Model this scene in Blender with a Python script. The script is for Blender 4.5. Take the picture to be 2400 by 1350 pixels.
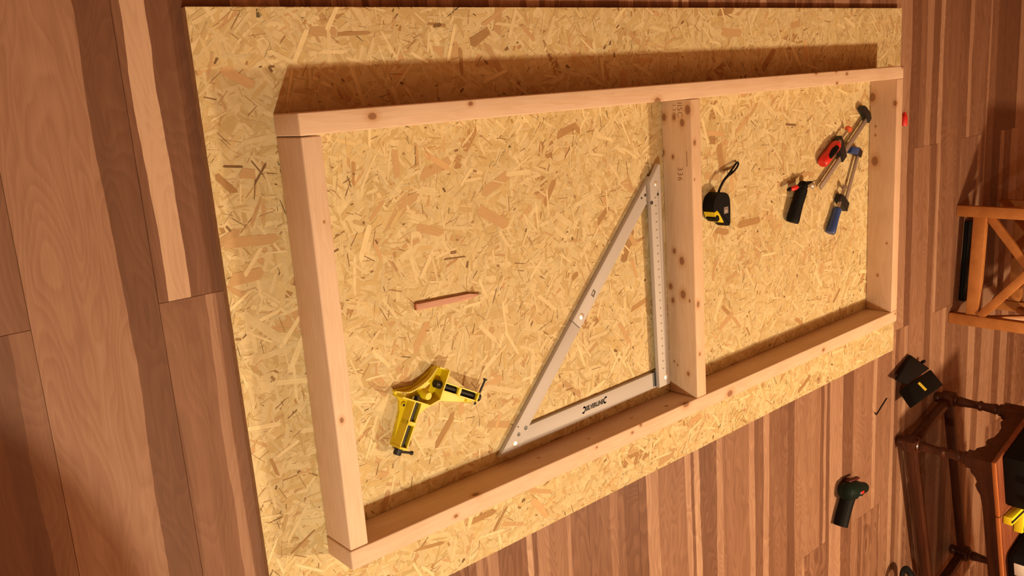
import bpy, bmesh, math, random
from mathutils import Vector, Matrix
R = math.radians
for o in list(bpy.data.objects): bpy.data.objects.remove(o)
scene = bpy.context.scene
C = scene.collection

# ------------------------------------------------------------------ camera
cam_data = bpy.data.cameras.new('camera')
cam = bpy.data.objects.new('camera', cam_data); C.objects.link(cam)
cam_data.sensor_fit = 'HORIZONTAL'; cam_data.sensor_width = 36.0
cam_data.lens = 2054.58 * 36.0 / 2400.0
cam_data.clip_start = 0.02
cam.matrix_world = Matrix(((0.75281601, 0.19574155, -0.6284531, -0.6884159),
                           (-0.06908013, 0.97298285, 0.22030052, 0.83870179),
                           (0.65459605, -0.12243214, 0.74599892, 1.43289264),
                           (0, 0, 0, 1)))
scene.camera = cam

# ------------------------------------------------------------------ light
world = bpy.data.worlds.new('world'); scene.world = world
world.use_nodes = True
world.node_tree.nodes['Background'].inputs[0].default_value = (1.0, 0.5, 0.25, 1)
world.node_tree.nodes['Background'].inputs[1].default_value = 0.02

def lamp(name, loc, watts, col, radius=0.05):
    d = bpy.data.lights.new(name, 'POINT'); d.energy = watts; d.color = col; d.shadow_soft_size = radius
    o = bpy.data.objects.new(name, d); C.objects.link(o); o.location = loc
    return o
lamp('lamp_bulb', (-0.59, -0.42, 1.44), 95.0, (1.0, 0.835, 0.58), 0.035)
lamp('lamp_bulb', (2.02, -0.70, 1.86), 172.0, (1.0, 0.735, 0.45), 0.07)

scene.view_settings.view_transform = 'Standard'
scene.view_settings.look = 'None'
scene.view_settings.gamma = 1.0
scene.view_settings.use_curve_mapping = False
scene.view_settings.exposure = 0.0

# ------------------------------------------------------------------ helpers
def link(name, me, mat=None, parent=None):
    o = bpy.data.objects.new(name, me); C.objects.link(o)
    if mat is not None and not me.materials: me.materials.append(mat)
    if parent is not None: o.parent = parent
    return o
def tag(o, label=None, cat=None, group=None, kind=None):
    if label: o['label'] = label
    if cat: o['category'] = cat
    if group: o['group'] = group
    if kind: o['kind'] = kind
    return o
def thing(name, label, cat, loc=(0, 0, 0), rz=0.0, group=None):
    o = bpy.data.objects.new(name, None); C.objects.link(o)
    o.location = loc; o.rotation_euler = (0, 0, rz); o.empty_display_size = 0.05
    return tag(o, label, cat, group)
def mesh_of(bm, name='mesh', smooth=None):
    bmesh.ops.recalc_face_normals(bm, faces=bm.faces[:])
    me = bpy.data.meshes.new(name); bm.to_mesh(me); bm.free()
    if smooth is not None:
        for p in me.polygons: p.use_smooth = True
        me.set_sharp_from_angle(angle=R(smooth))
    return me
def add_box(bm, lo, hi, bev=0.0, seg=2, mtx=None):
    r = bmesh.ops.create_cube(bm, size=1.0)
    vs = r['verts']
    for v in vs:
        v.co = Vector([(lo[i] + hi[i]) / 2 + v.co[i] * (hi[i] - lo[i]) for i in range(3)])
    if bev > 0:
        es = list({e for v in vs for e in v.link_edges})
        b = bmesh.ops.bevel(bm, geom=es, offset=bev, segments=seg, profile=0.5, affect='EDGES')
        vs = list({v for f in b['faces'] for v in f.verts} | {v for v in vs if v.is_valid})
    if mtx is not None:
        for v in vs: v.co = mtx @ v.co
    return vs
def box(name, lo, hi, mat, parent=None, bev=0.0, seg=2, smooth=40):
    bm = bmesh.new(); add_box(bm, lo, hi, bev, seg)
    return link(name, mesh_of(bm, name, smooth if bev else None), mat, parent)
def add_prism(bm, pts, z0, z1, bev=0.0, seg=2):
    b = [bm.verts.new((p[0], p[1], z0)) for p in pts]
    t = [bm.verts.new((p[0], p[1], z1)) for p in pts]
    n = len(pts)
    fb = bm.faces.new(list(reversed(b))); ft = bm.faces.new(t)
    for i in range(n): bm.faces.new((b[i], b[(i + 1) % n], t[(i + 1) % n], t[i]))
    if bev > 0:
        bmesh.ops.bevel(bm, geom=list(ft.edges), offset=bev, segments=seg, profile=0.5, affect='EDGES')
def prism(name, pts, z0, z1, mat, parent=None, bev=0.0, seg=2, smooth=45):
    bm = bmesh.new(); add_prism(bm, pts, z0, z1, bev, seg)
    return link(name, mesh_of(bm, name, smooth), mat, parent)
def frame_from(d):
    d = d.normalized()
    a = Vector((0, 0, 1)) if abs(d.z) < 0.9 else Vector((1, 0, 0))
    u = d.cross(a).normalized(); v = u.cross(d).normalized()
    return u, v
def add_lathe(bm, p, axis, prof, n=16, sx=1.0, sy=1.0, up=None):
    """prof: list of (t along axis in metres, radius); closed ends"""
    p = Vector(p); ax = Vector(axis).normalized()
    u, v = frame_from(ax)
    if up is not None:
        v = (Vector(up) - ax * Vector(up).dot(ax)).normalized(); u = v.cross(ax).normalized()
    rings = []
    for t, r in prof:
        rings.append([bm.verts.new(p + ax * t + (u * math.cos(2 * math.pi * k / n) * sx + v * math.sin(2 * math.pi * k / n) * sy) * r) for k in range(n)])
    for a, b in zip(rings, rings[1:]):
        for k in range(n): bm.faces.new((a[k], a[(k + 1) % n], b[(k + 1) % n], b[k]))
    bm.faces.new(list(reversed(rings[0]))); bm.faces.new(rings[-1])
def lathe(name, p, axis, prof, mat, parent=None, n=16, sx=1.0, sy=1.0, up=None, smooth=40):
    bm = bmesh.new(); add_lathe(bm, p, axis, prof, n, sx, sy, up)
    return link(name, mesh_of(bm, name, smooth), mat, parent)
def spline(pts, per=6):
    pts = [Vector(p) for p in pts]; out = []
    for i in range(len(pts) - 1):
        p0 = pts[max(i - 1, 0)]; p1 = pts[i]; p2 = pts[i + 1]; p3 = pts[min(i + 2, len(pts) - 1)]
        for k in range(per):
            t = k / per
            out.append(0.5 * ((2 * p1) + (p2 - p0) * t + (2 * p0 - 5 * p1 + 4 * p2 - p3) * t * t + (3 * p1 - p0 - 3 * p2 + p3) * t ** 3))
    out.append(pts[-1]); return out
def add_tube(bm, pts, rad, n=10, w=1.0):
    pts = [Vector(p) for p in pts]; rings = []
    for i, p in enumerate(pts):
        d = pts[min(i + 1, len(pts) - 1)] - pts[max(i - 1, 0)]
        u, v = frame_from(d); r = rad[i] if isinstance(rad, (list, tuple)) else rad
        rings.append([bm.verts.new(p + u * r * w * math.cos(2 * math.pi * k / n) + v * r * math.sin(2 * math.pi * k / n)) for k in range(n)])
    for a, b in zip(rings, rings[1:]):
        for k in range(n): bm.faces.new((a[k], a[(k + 1) % n], b[(k + 1) % n], b[k]))
    bm.faces.new(list(reversed(rings[0]))); bm.faces.new(rings[-1])
def tube(name, pts, rad, mat, parent=None, n=10, w=1.0, smooth=50):
    bm = bmesh.new(); add_tube(bm, pts, rad, n, w)
    return link(name, mesh_of(bm, name, smooth), mat, parent)
def add_bar(bm, a, b, w, h, up=(0, 0, 1), bev=0.0):
    """rectangular bar from a to b, w across, h along up"""
    a = Vector(a); b = Vector(b); d = (b - a); L = d.length; d.normalize()
    upv = Vector(up); upv = (upv - d * upv.dot(d)).normalized(); s = upv.cross(d)
    M = Matrix(((d.x, s.x, upv.x, a.x), (d.y, s.y, upv.y, a.y), (d.z, s.z, upv.z, a.z), (0, 0, 0, 1)))
    add_box(bm, (0, -w / 2, -h / 2), (L, w / 2, h / 2), bev, 2, M)
def bar(name, a, b, w, h, mat, parent=None, up=(0, 0, 1), bev=0.0):
    bm = bmesh.new(); add_bar(bm, a, b, w, h, up, bev)
    return link(name, mesh_of(bm, name, 40), mat, parent)
def slab(name, quad, th, mat, parent=None, bev=0.003):
    q = [Vector(p) for p in quad]
    n = (q[1] - q[0]).cross(q[3] - q[0]).normalized()
    if n.z < 0: n = -n
    bm = bmesh.new()
    t = [bm.verts.new(p) for p in q]; b = [bm.verts.new(p - n * th) for p in q]
    bm.faces.new(t); bm.faces.new(list(reversed(b)))
    for i in range(4): bm.faces.new((b[i], b[(i + 1) % 4], t[(i + 1) % 4], t[i]))
    bmesh.ops.recalc_face_normals(bm, faces=bm.faces[:])
    if bev: bmesh.ops.bevel(bm, geom=bm.edges[:], offset=bev, segments=2, profile=0.5, affect='EDGES')
    return link(name, mesh_of(bm, name, 40), mat, parent)
def text_mesh(name, s, size, mtx, mat, parent=None, shear=0.0, bold=0.0, space=1.0, ext=0.0001, fit=None):
    cu = bpy.data.curves.new('text', 'FONT'); cu.body = s; cu.size = size; cu.shear = shear
    cu.offset = bold; cu.space_character = space; cu.extrude = ext; cu.resolution_u = 3
    to = bpy.data.objects.new('text_tmp', cu); C.objects.link(to)
    dg = bpy.context.evaluated_depsgraph_get(); dg.update()
    me = bpy.data.meshes.new_from_object(to.evaluated_get(dg))
    bpy.data.objects.remove(to); bpy.data.curves.remove(cu)
    if fit:
        xs = [v.co.x for v in me.vertices]; ys = [v.co.y for v in me.vertices]
        me.transform(Matrix.Diagonal((fit[0] / (max(xs) - min(xs)), fit[1] / (max(ys) - min(ys)), 1, 1)) @ Matrix.Translation((-min(xs), -min(ys), 0)))
    me.transform(mtx)
    me.materials.clear()
    return link(name, me, mat, parent)

# ------------------------------------------------------------------ materials
def simple(name, col, rough=0.5, metal=0.0, spec=0.5, bump=0.0, bscale=200.0, var=0.0):
    m = bpy.data.materials.new(name); m.use_nodes = True; nt = m.node_tree
    b = nt.nodes['Principled BSDF']
    b.inputs['Base Color'].default_value = (*col, 1); b.inputs['Roughness'].default_value = rough
    b.inputs['Metallic'].default_value = metal; b.inputs['Specular IOR Level'].default_value = spec
    if bump or var:
        tc = nt.nodes.new('ShaderNodeTexCoord'); no = nt.nodes.new('ShaderNodeTexNoise')
        no.inputs['Scale'].default_value = bscale; no.inputs['Detail'].default_value = 4
        nt.links.new(tc.outputs['Object'], no.inputs['Vector'])
        if bump:
            bp = nt.nodes.new('ShaderNodeBump'); bp.inputs['Strength'].default_value = bump; bp.inputs['Distance'].default_value = 0.001
            nt.links.new(no.outputs['Fac'], bp.inputs['Height']); nt.links.new(bp.outputs['Normal'], b.inputs['Normal'])
        if var:
            mx = nt.nodes.new('ShaderNodeMix'); mx.data_type = 'RGBA'
            mx.inputs[6].default_value = (*[c * (1 - var) for c in col], 1); mx.inputs[7].default_value = (*[min(1, c * (1 + var)) for c in col], 1)
            nt.links.new(no.outputs['Fac'], mx.inputs[0]); nt.links.new(mx.outputs[2], b.inputs['Base Color'])
    return m

class NT:
    """tiny node builder"""
    def __init__(s, m): s.t = m.node_tree; s.n = m.node_tree.nodes
    def new(s, typ, **kw):
        n = s.n.new(typ)
        for k, v in kw.items(): setattr(n, k, v)
        return n
    def put(s, sock, v):
        if hasattr(v, 'is_output') or isinstance(v, bpy.types.NodeSocket): s.t.links.new(v, sock)
        else: sock.default_value = v
    def math(s, op, a, b=0.0, c=0.0, clamp=False):
        n = s.new('ShaderNodeMath', operation=op, use_clamp=clamp)
        s.put(n.inputs[0], a); s.put(n.inputs[1], b)
        if len(n.inputs) > 2: s.put(n.inputs[2], c)
        return n.outputs[0]
    def vmath(s, op, a, b=(0, 0, 0)):
        n = s.new('ShaderNodeVectorMath', operation=op); s.put(n.inputs[0], a); s.put(n.inputs[1], b)
        return n.outputs['Value'] if op in ('LENGTH', 'DISTANCE', 'DOT_PRODUCT') else n.outputs[0]
    def noise(s, vec, scale=5, detail=3, rough=0.5, dist=0.0):
        n = s.new('ShaderNodeTexNoise'); s.put(n.inputs['Vector'], vec); n.inputs['Scale'].default_value = scale
        n.inputs['Detail'].default_value = detail; n.inputs['Roughness'].default_value = rough; n.inputs['Distortion'].default_value = dist
        return n.outputs['Fac']
    def mix(s, f, a, b, mode='MIX'):
        n = s.new('ShaderNodeMix', data_type='RGBA', blend_type=mode); n.clamp_factor = True
        s.put(n.inputs[0], f); s.put(n.inputs[6], a); s.put(n.inputs[7], b); return n.outputs[2]
    def ramp(s, f, stops, interp='LINEAR'):
        n = s.new('ShaderNodeValToRGB'); cr = n.color_ramp; cr.interpolation = interp
        while len(cr.elements) > 1: cr.elements.remove(cr.elements[-1])
        cr.elements[0].position = stops[0][0]; cr.elements[0].color = stops[0][1]
        for p, c in stops[1:]:
            e = cr.elements.new(p); e.color = c
        s.put(n.inputs[0], f); return n.outputs[0]
    def maprange(s, v, a, b, c=0.0, d=1.0, smooth=False):
        n = s.new('ShaderNodeMapRange'); n.interpolation_type = 'SMOOTHSTEP' if smooth else 'LINEAR'; n.clamp = True
        s.put(n.inputs[0], v)
        for i, x in enumerate((a, b, c, d)): n.inputs[i + 1].default_value = x
        return n.outputs[0]
    def bump(s, h, strength=0.2, dist=0.001):
        n = s.new('ShaderNodeBump'); n.inputs['Strength'].default_value = strength; n.inputs['Distance'].default_value = dist
        s.put(n.inputs['Height'], h); return n.outputs[0]

def g(v): return (v, v, v, 1)
PLANK_RAMP = [(0.0, (0.096, 0.041, 0.021, 1)), (0.3, (0.160, 0.075, 0.042, 1)), (0.55, (0.255, 0.134, 0.079, 1)),
              (0.8, (0.355, 0.210, 0.132, 1)), (1.0, (0.50, 0.335, 0.22, 1))]
def plank_mat(name, stops, seed, cathedral=0.25, wav=1.0):
    """laminate print: long strips of different brown side by side across the plank, wavy edged, with grain"""
    m = bpy.data.materials.new(name); m.use_nodes = True; t = NT(m); b = t.n['Principled BSDF']
    tc = t.new('ShaderNodeTexCoord').outputs['Object']
    sep = t.new('ShaderNodeSeparateXYZ'); t.put(sep.inputs[0], tc)
    x, y = sep.outputs[0], sep.outputs[1]
    cmb = t.new('ShaderNodeCombineXYZ'); t.put(cmb.inputs[0], t.math('MULTIPLY', x, 5.0)); t.put(cmb.inputs[1], y); cmb.inputs[2].default_value = seed * 3.7
    n1 = t.noise(cmb.outputs[0], 2.6, 1)
    n2 = t.noise(cmb.outputs[0], 14.0, 2)
    wx = t.math('ADD', x, t.math('MULTIPLY', t.math('SUBTRACT', n1, 0.5), 0.034 * wav))
    wx = t.math('ADD', wx, t.math('MULTIPLY', t.math('SUBTRACT', n2, 0.5), 0.006))
    u = t.math('DIVIDE', wx, PW_)
    tone = t.ramp(u, [(max(0.0, min(1.0, p)), g(v)) for p, v in stops], 'CONSTANT')
    # growth-ring contour lines
    c2 = t.new('ShaderNodeCombineXYZ'); t.put(c2.inputs[0], t.math('MULTIPLY', x, 7.0)); t.put(c2.inputs[1], t.math('MULTIPLY', y, 1.6)); c2.inputs[2].default_value = seed * 1.3
    ln = t.noise(c2.outputs[0], 1.6, 2, 0.45, 0.3)
    ring = t.math('FRACT', t.math('MULTIPLY', ln, 22.0))
    ring = t.math('MULTIPLY', t.maprange(ring, 0.0, 0.75), t.maprange(ring, 1.0, 0.8))
    c3 = t.new('ShaderNodeCombineXYZ'); t.put(c3.inputs[0], t.math('MULTIPLY', x, 260.0)); t.put(c3.inputs[1], t.math('MULTIPLY', y, 9.0)); c3.inputs[2].default_value = seed
    fine = t.noise(c3.outputs[0], 1.0, 4, 0.65)
    c4 = t.new('ShaderNodeCombineXYZ'); t.put(c4.inputs[0], t.math('MULTIPLY', x, 26.0)); t.put(c4.inputs[1], t.math('MULTIPLY', y, 2.2)); c4.inputs[2].default_value = seed + 9
    mid = t.noise(c4.outputs[0], 1.0, 3, 0.55)
    tt = t.math('ADD', tone, t.math('MULTIPLY', t.math('SUBTRACT', mid, 0.5), 0.34))
    tt = t.math('ADD', tt, t.math('MULTIPLY', t.math('SUBTRACT', fine, 0.5), 0.22))
    tt = t.math('SUBTRACT', tt, t.math('MULTIPLY', t.math('SUBTRACT', ring, 0.45), cathedral))
    col = t.ramp(tt, PLANK_RAMP)
    t.put(b.inputs['Base Color'], col)
    b.inputs['Roughness'].default_value = 0.55; b.inputs['Specular IOR Level'].default_value = 0.22
    t.put(b.inputs['Normal'], t.bump(fine, 0.12, 0.0006))
    return m

def pine_mat(name, knots, seed, base=(0.66, 0.50, 0.35)):
    """planed spruce: pale, faint grain along local x, with knots at given local points (x,y,z,r)"""
    m = bpy.data.materials.new(name); m.use_nodes = True; t = NT(m); b = t.n['Principled BSDF']
    tc = t.new('ShaderNodeTexCoord').outputs['Object']
    warp = tc
    mp = t.new('ShaderNodeMapping'); t.put(mp.inputs['Vector'], warp); mp.inputs['Scale'].default_value = (1.6, 22, 16); mp.inputs['Location'].default_value = (seed * 2.1, seed, seed)
    n1 = t.noise(mp.outputs[0], 1.6, 3, 0.5, 0.25)
    ring = t.math('FRACT', t.math('MULTIPLY', n1, 9.0))
    ring = t.math('MULTIPLY', t.maprange(ring, 0.0, 0.8), t.maprange(ring, 1.0, 0.85))
    mp2 = t.new('ShaderNodeMapping'); t.put(mp2.inputs['Vector'], tc); mp2.inputs['Scale'].default_value = (8, 240, 240)
    fine = t.noise(mp2.outputs[0], 1.0, 3, 0.6)
    blotch = t.noise(tc, 9.0, 3, 0.5)
    b0 = (*base, 1); dk = (base[0] * 0.80, base[1] * 0.70, base[2] * 0.58, 1); lt = (min(1, base[0] * 1.08), base[1] * 1.1, base[2] * 1.14, 1)
    col = t.mix(t.math('MULTIPLY', ring, 0.42), b0, dk)
    col = t.mix(t.math('MULTIPLY', t.maprange(blotch, 0.35, 0.7), 0.5), col, lt)
    col = t.mix(t.math('MULTIPLY', t.maprange(fine, 0.45, 0.75), 0.16), col, dk)
    wob = t.math('MULTIPLY', t.math('SUBTRACT', t.noise(tc, 130.0, 2), 0.5), 0.35)
    for (kx, ky, kz, kr) in knots:
        d = t.vmath('SUBTRACT', tc, (kx, ky, kz))
        d = t.vmath('MULTIPLY', d, (0.80 / kr, 1.12 / kr, 1.12 / kr))
        ln = t.math('ADD', t.vmath('LENGTH', d), wob)
        halo = t.maprange(ln, 2.6, 0.9, 0.0, 0.55, True)
        col = t.mix(halo, col, (base[0] * 0.74, base[1] * 0.56, base[2] * 0.38, 1))
        core = t.maprange(ln, 1.15, 0.7, 0.0, 0.9, True)
        col = t.mix(core, col, (0.25, 0.115, 0.048, 1))
    t.put(b.inputs['Base Color'], col)
    b.inputs['Roughness'].default_value = 0.62; b.inputs['Specular IOR Level'].default_value = 0.25
    t.put(b.inputs['Normal'], t.bump(fine, 0.10, 0.0005))
    return m

def wood_mat(name, dark, light, scale=(3, 40, 40), rough=0.4, spec=0.4):
    m = bpy.data.materials.new(name); m.use_nodes = True; t = NT(m); b = t.n['Principled BSDF']
    tc = t.new('ShaderNodeTexCoord').outputs['Object']
    mp = t.new('ShaderNodeMapping'); t.put(mp.inputs['Vector'], tc); mp.inputs['Scale'].default_value = scale
    f = t.noise(mp.outputs[0], 1.0, 4, 0.6)
    t.put(b.inputs['Base Color'], t.mix(t.maprange(f, 0.3, 0.7), (*dark, 1), (*light, 1)))
    b.inputs['Roughness'].default_value = rough; b.inputs['Specular IOR Level'].default_value = spec
    return m

M = {
 'oak_top': wood_mat('oak_top', (0.12, 0.032, 0.014), (0.20, 0.06, 0.025), (6, 60, 60), 0.4),
 'black_plastic': simple('black_plastic', (0.006, 0.006, 0.006), 0.5, spec=0.10, bump=0.15, bscale=300),
 'black_rubber': simple('black_rubber', (0.006, 0.006, 0.006), 0.6, spec=0.10, bump=0.25, bscale=500),
 'black_iron': simple('black_iron', (0.010, 0.009, 0.009), 0.5, 0.2, bump=0.3, bscale=400),
 'yellow_plastic': simple('yellow_plastic', (0.66, 0.54, 0.010), 0.42, var=0.08, bscale=60),
 'red_plastic': simple('red_plastic', (0.62, 0.022, 0.018), 0.4, var=0.1),
 'dark_red': simple('dark_red', (0.07, 0.006, 0.005), 0.5, var=0.1),
 'orange_plastic': simple('orange_plastic', (0.62, 0.10, 0.02), 0.5, var=0.1),
 'blue_plastic': simple('blue_plastic', (0.022, 0.055, 0.20), 0.4, var=0.1),
 'green_plastic': simple('green_plastic', (0.005, 0.013, 0.009), 0.5, spec=0.14, bump=0.15, bscale=300),
 'grey_plastic': simple('grey_plastic', (0.22, 0.18, 0.17), 0.5, var=0.1),
 'steel': simple('steel', (0.55, 0.50, 0.45), 0.32, 0.9, bump=0.05),
 'dull_steel': simple('dull_steel', (0.36, 0.29, 0.24), 0.5, 0.6, bump=0.2, bscale=150, var=0.12),
 'aluminium': simple('aluminium', (0.44, 0.415, 0.39), 0.58, 0.06, bump=0.06, bscale=400, var=0.03),
 'bright_rivet': simple('bright_rivet', (0.90, 0.88, 0.85), 0.22, 0.85, var=0.03),
 'ink': simple('ink', (0.030, 0.022, 0.018), 0.7, var=0.1),
 'stamp_ink': simple('stamp_ink', (0.24, 0.125, 0.06), 0.8, var=0.2),
 'label_yellow': simple('label_yellow', (0.62, 0.48, 0.05), 0.5, var=0.1),
 'white_card': simple('white_card', (0.80, 0.78, 0.74), 0.6, var=0.05),
 'cedar': wood_mat('cedar', (0.42, 0.22, 0.145), (0.58, 0.33, 0.225), (14, 200, 200), 0.6),
 'graphite': simple('graphite', (0.03, 0.03, 0.03), 0.4, 0.3, var=0.1),
 'oak_dark': wood_mat('oak_dark', (0.035, 0.010, 0.005), (0.085, 0.025, 0.011), (6, 60, 60), 0.35, 0.45),
 'oak_edge': wood_mat('oak_edge', (0.30, 0.09, 0.024), (0.42, 0.14, 0.04), (6, 60, 60), 0.45),
 'pine_orange': wood_mat('pine_orange', (0.36, 0.135, 0.034), (0.50, 0.21, 0.06), (14, 14, 14), 0.45),
 'osb_edge': wood_mat('osb_edge', (0.24, 0.135, 0.07), (0.48, 0.31, 0.165), (60, 60, 500), 0.8, 0.2),
 'subfloor': simple('subfloor', (0.06, 0.03, 0.016), 0.9, var=0.2),
 'wall_paint': simple('wall_paint', (0.50, 0.22, 0.10), 0.8, bump=0.1, bscale=80),
 'ceiling_paint': simple('ceiling_paint', (0.48, 0.27, 0.15), 0.85, bump=0.1, bscale=80),
}

# ------------------------------------------------------------------ the room
PW_ = 0.1888; PL = 1.286; X0 = -0.420; J = 0.540
XA, XB, YA, YB, HC = -2.31, 5.06, -3.3, 3.0, 2.45
fl = box('floor', (XA, YA, -0.03), (XB, YB, -0.0085), M['subfloor']); tag(fl, kind='structure')
for nm, lo, hi in (('wall_left', (XA - 0.1, YA, -0.03), (XA, YB, HC)), ('wall_right', (XB, YA, -0.03), (XB + 0.1, YB, HC)),
                   ('wall_near', (XA - 0.1, YA - 0.1, -0.03), (XB + 0.1, YA, HC)), ('wall_far', (XA - 0.1, YB, -0.03), (XB + 0.1, YB + 0.1, HC))):
    tag(box(nm, lo, hi, M['wall_paint']), kind='structure')
tag(box('ceiling', (XA - 0.1, YA - 0.1, HC), (XB + 0.1, YB + 0.1, HC + 0.1), M['ceiling_paint']), kind='structure')

# strip layouts of the printed planks: start of each strip (x in metres) and its tone
ZONES = {
 'L_up': [(-0.70, .3), (-0.456, .35), (-0.420, .62), (-0.286, .22), (-0.231, .33), (-0.219, .97), (-0.181, .30), (-0.118, .36)],
 'L_low': [(-0.70, .3), (-0.485, .22), (-0.452, .42), (-0.420, .62), (-0.273, .30), (-0.231, .40), (-0.157, .68), (-0.139, .5), (-0.107, .42)],
 'BOT': [(0.338, .4), (0.358, .75), (0.378, .5), (0.39, .75), (0.418, .38), (0.51, .9), (0.526, .35), (0.541, .75), (0.577, .58), (0.637, .75), (0.65, .42), (0.79, .6), (0.814, .42), (0.841, .28), (0.93, .8), (0.981, .55), (1.098, .85), (1.121, .35), (1.135, .9), (1.16, .32), (1.237, .75), (1.266, .52), (1.4, .82), (1.427, .35), (1.471, .8), (1.502, .42), (1.604, .25), (1.647, .6)],
 'BR': [(1.655, .6), (1.8, .28), (1.824, .75), (1.841, .3), (1.86, .75), (1.944, .3), (2.013, .55), (2.154, .8), (2.179, .5), (2.286, .75), (2.313, .28), (2.375, .4)],
 'TR': [(2.25, .72), (2.364, .3), (2.433, .45), (2.482, .7), (2.525, .32), (2.579, .8), (2.617, .42), (2.752, .32), (2.831, .75), (2.861, .42), (3.006, .72), (3.022, .4), (3.088, .2), (3.309, .7), (3.368, .4)],
 'MR': [(2.22, .65), (2.379, .3), (2.392, .55), (2.536, .3), (2.585, .6), (2.733, .75), (2.756, .5), (2.846, .5)],
 'MR2': [(2.344, .5), (2.377, .75), (2.404, .45), (2.445, .3), (2.534, .45), (2.559, .6), (2.689, .8), (2.72, .4), (2.942, .75), (3.006, .35), (3.072, .7), (3.208, .35), (3.278, .75), (3.4, .4), (3.554, .4)],
}
def zone_stops(zs, xa):
    allz = sorted(sum([ZONES[z] for z in zs], []))
    st = []; cur = 0.45
    for x, v in allz:
        u = (x - xa) / PW_
        if u <= 0: cur = v
        elif u < 1: st.append((u, v))
    return [(0.0, cur)] + st
rng = random.Random(11)
def rand_stops():
    st = []; u = 0.0; last = 0
    while u < 1.0 and len(st) < 12:
        v = rng.choice([.25, .32, .4, .45, .5, .55, .62, .75, .82])
        if abs(v - last) < 0.08: continue
        st.append((u, v)); last = v
        u += rng.choice([.07, .1, .15, .25, .35, .45])
    return st
RAND_MATS = [plank_mat('laminate_%d' % i, rand_stops(), 40 + i) for i in range(14)]
plank_meshes = {}
def plank_mesh(length):
    key = round(length, 4)
    gp = 0.00022; w = PW_ - gp; l = length - gp; c = 0.0005
    v = [(gp, gp, -0.008), (w, gp, -0.008), (w, l, -0.008), (gp, l, -0.008),
         (gp, gp, -c), (w, gp, -c), (w, l, -c), (gp, l, -c),
         (gp + c, gp + c, 0), (w - c, gp + c, 0), (w - c, l - c, 0), (gp + c, l - c, 0)]
    f = [(0, 3, 2, 1), (0, 1, 5, 4), (1, 2, 6, 5), (2, 3, 7, 6), (3, 0, 4, 7), (4, 5, 9, 8), (5, 6, 10, 9), (6, 7, 11, 10), (7, 4, 8, 11), (8, 9, 10, 11)]
    me = bpy.data.meshes.new('plank'); me.from_pydata(v, [], f); me.update(); return me
k0 = -10
for k in range(k0, 29):
    xa = X0 + k * PW_
    if xa < XA - 0.001 or xa + PW_ > XB + 0.001: continue
    base = J if k % 2 else J - PL / 2
    j = -4
    while True:
        ya = base + j * PL; yb = ya + PL; j += 1
        if ya >= YB: break
        if yb <= YA: continue
        ya2 = max(ya, YA); yb2 = min(yb, YB)
        zone = None
        if k in (-2, -1, 1): zone = ['L_up'] if ya > 0.4 else (['L_low'] if ya > -0.9 else None)
        elif k == 0: zone = ['L_up'] if ya > -0.2 else (['L_low'] if ya > -1.5 else None)
        elif 4 <= k <= 9 and -1.5 < ya < -0.05: zone = ['BOT']
        elif k == 10 and -1.5 < ya < -0.05: zone = ['BOT', 'BR']
        elif 11 <= k <= 13 and -1.5 < ya < -0.05: zone = ['BR']
        elif 14 <= k <= 15: zone = (['TR'] if ya > -0.2 else ['BR', 'MR2']) if k == 14 else (['TR'] if ya > 0.4 else (['MR'] if ya > -0.9 else None))
        elif 16 <= k <= 19: zone = (['TR'] if ya > (-0.2 if k % 2 == 0 else 0.4) else (['MR2'] if ya > -1.5 else None))
        me = plank_mesh(yb2 - ya2)
        if zone:
            cath = 0.085 if k == 0 else (0.06 if zone[0].startswith('L') else 0.13)
            mt = plank_mat('laminate', zone_stops(zone, xa), k * 0.37 + j * 1.9, cath, 0.75 if zone[0].startswith('L') else 0.6)
        else: mt = RAND_MATS[(k * 5 + j * 3) % len(RAND_MATS)]
        o = link('plank', me, mt, fl); o.location = (xa, ya2, 0)

# ------------------------------------------------------------------ the board
ZB = 0.018
BX, BY, BA, BL, BW = -0.1241, 1.00056, 0.00365, 2.3766, 1.1685
board = thing('strand_board', 'large pale oriented strand board lying flat on the floor', 'board', (BX, BY, 0), BA)
# local: u along +x, v along -y
box('panel', (0, -BW, 0), (BL, 0, ZB - 0.0012), M['osb_edge'], board)
def osb_mat():
    m = bpy.data.materials.new('osb_strands'); m.use_nodes = True; t = NT(m); b = t.n['Principled BSDF']
    at = t.new('ShaderNodeAttribute', attribute_name='tone').outputs['Color']
    tc = t.new('ShaderNodeTexCoord').outputs['Object']
    fu = t.new('ShaderNodeUVMap', uv_map='fibre').outputs[0]
    mp = t.new('ShaderNodeMapping'); t.put(mp.inputs['Vector'], fu); mp.inputs['Scale'].default_value = (28, 520, 1)
    fib = t.noise(mp.outputs[0], 1.0, 3, 0.6)
    n1 = t.noise(tc, 70.0, 4, 0.65); n2 = t.noise(tc, 5.0, 2, 0.5)
    at = t.mix(t.maprange(fib, 0.32, 0.72, 0.0, 0.42), at, t.mix(1.0, at, (0.72, 0.62, 0.50, 1), 'MULTIPLY'))
    col = t.mix(t.math('MULTIPLY', t.maprange(n1, 0.35, 0.75), 0.30), at, (0.43, 0.305, 0.135, 1))
    col = t.mix(t.math('MULTIPLY', t.maprange(n2, 0.35, 0.7), 0.14), col, (0.57, 0.40, 0.20, 1))
    t.put(b.inputs['Base Color'], col); b.inputs['Roughness'].default_value = 0.7; b.inputs['Specular IOR Level'].default_value = 0.2
    t.put(b.inputs['Normal'], t.bump(n1, 0.25, 0.001))
    return m
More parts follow.
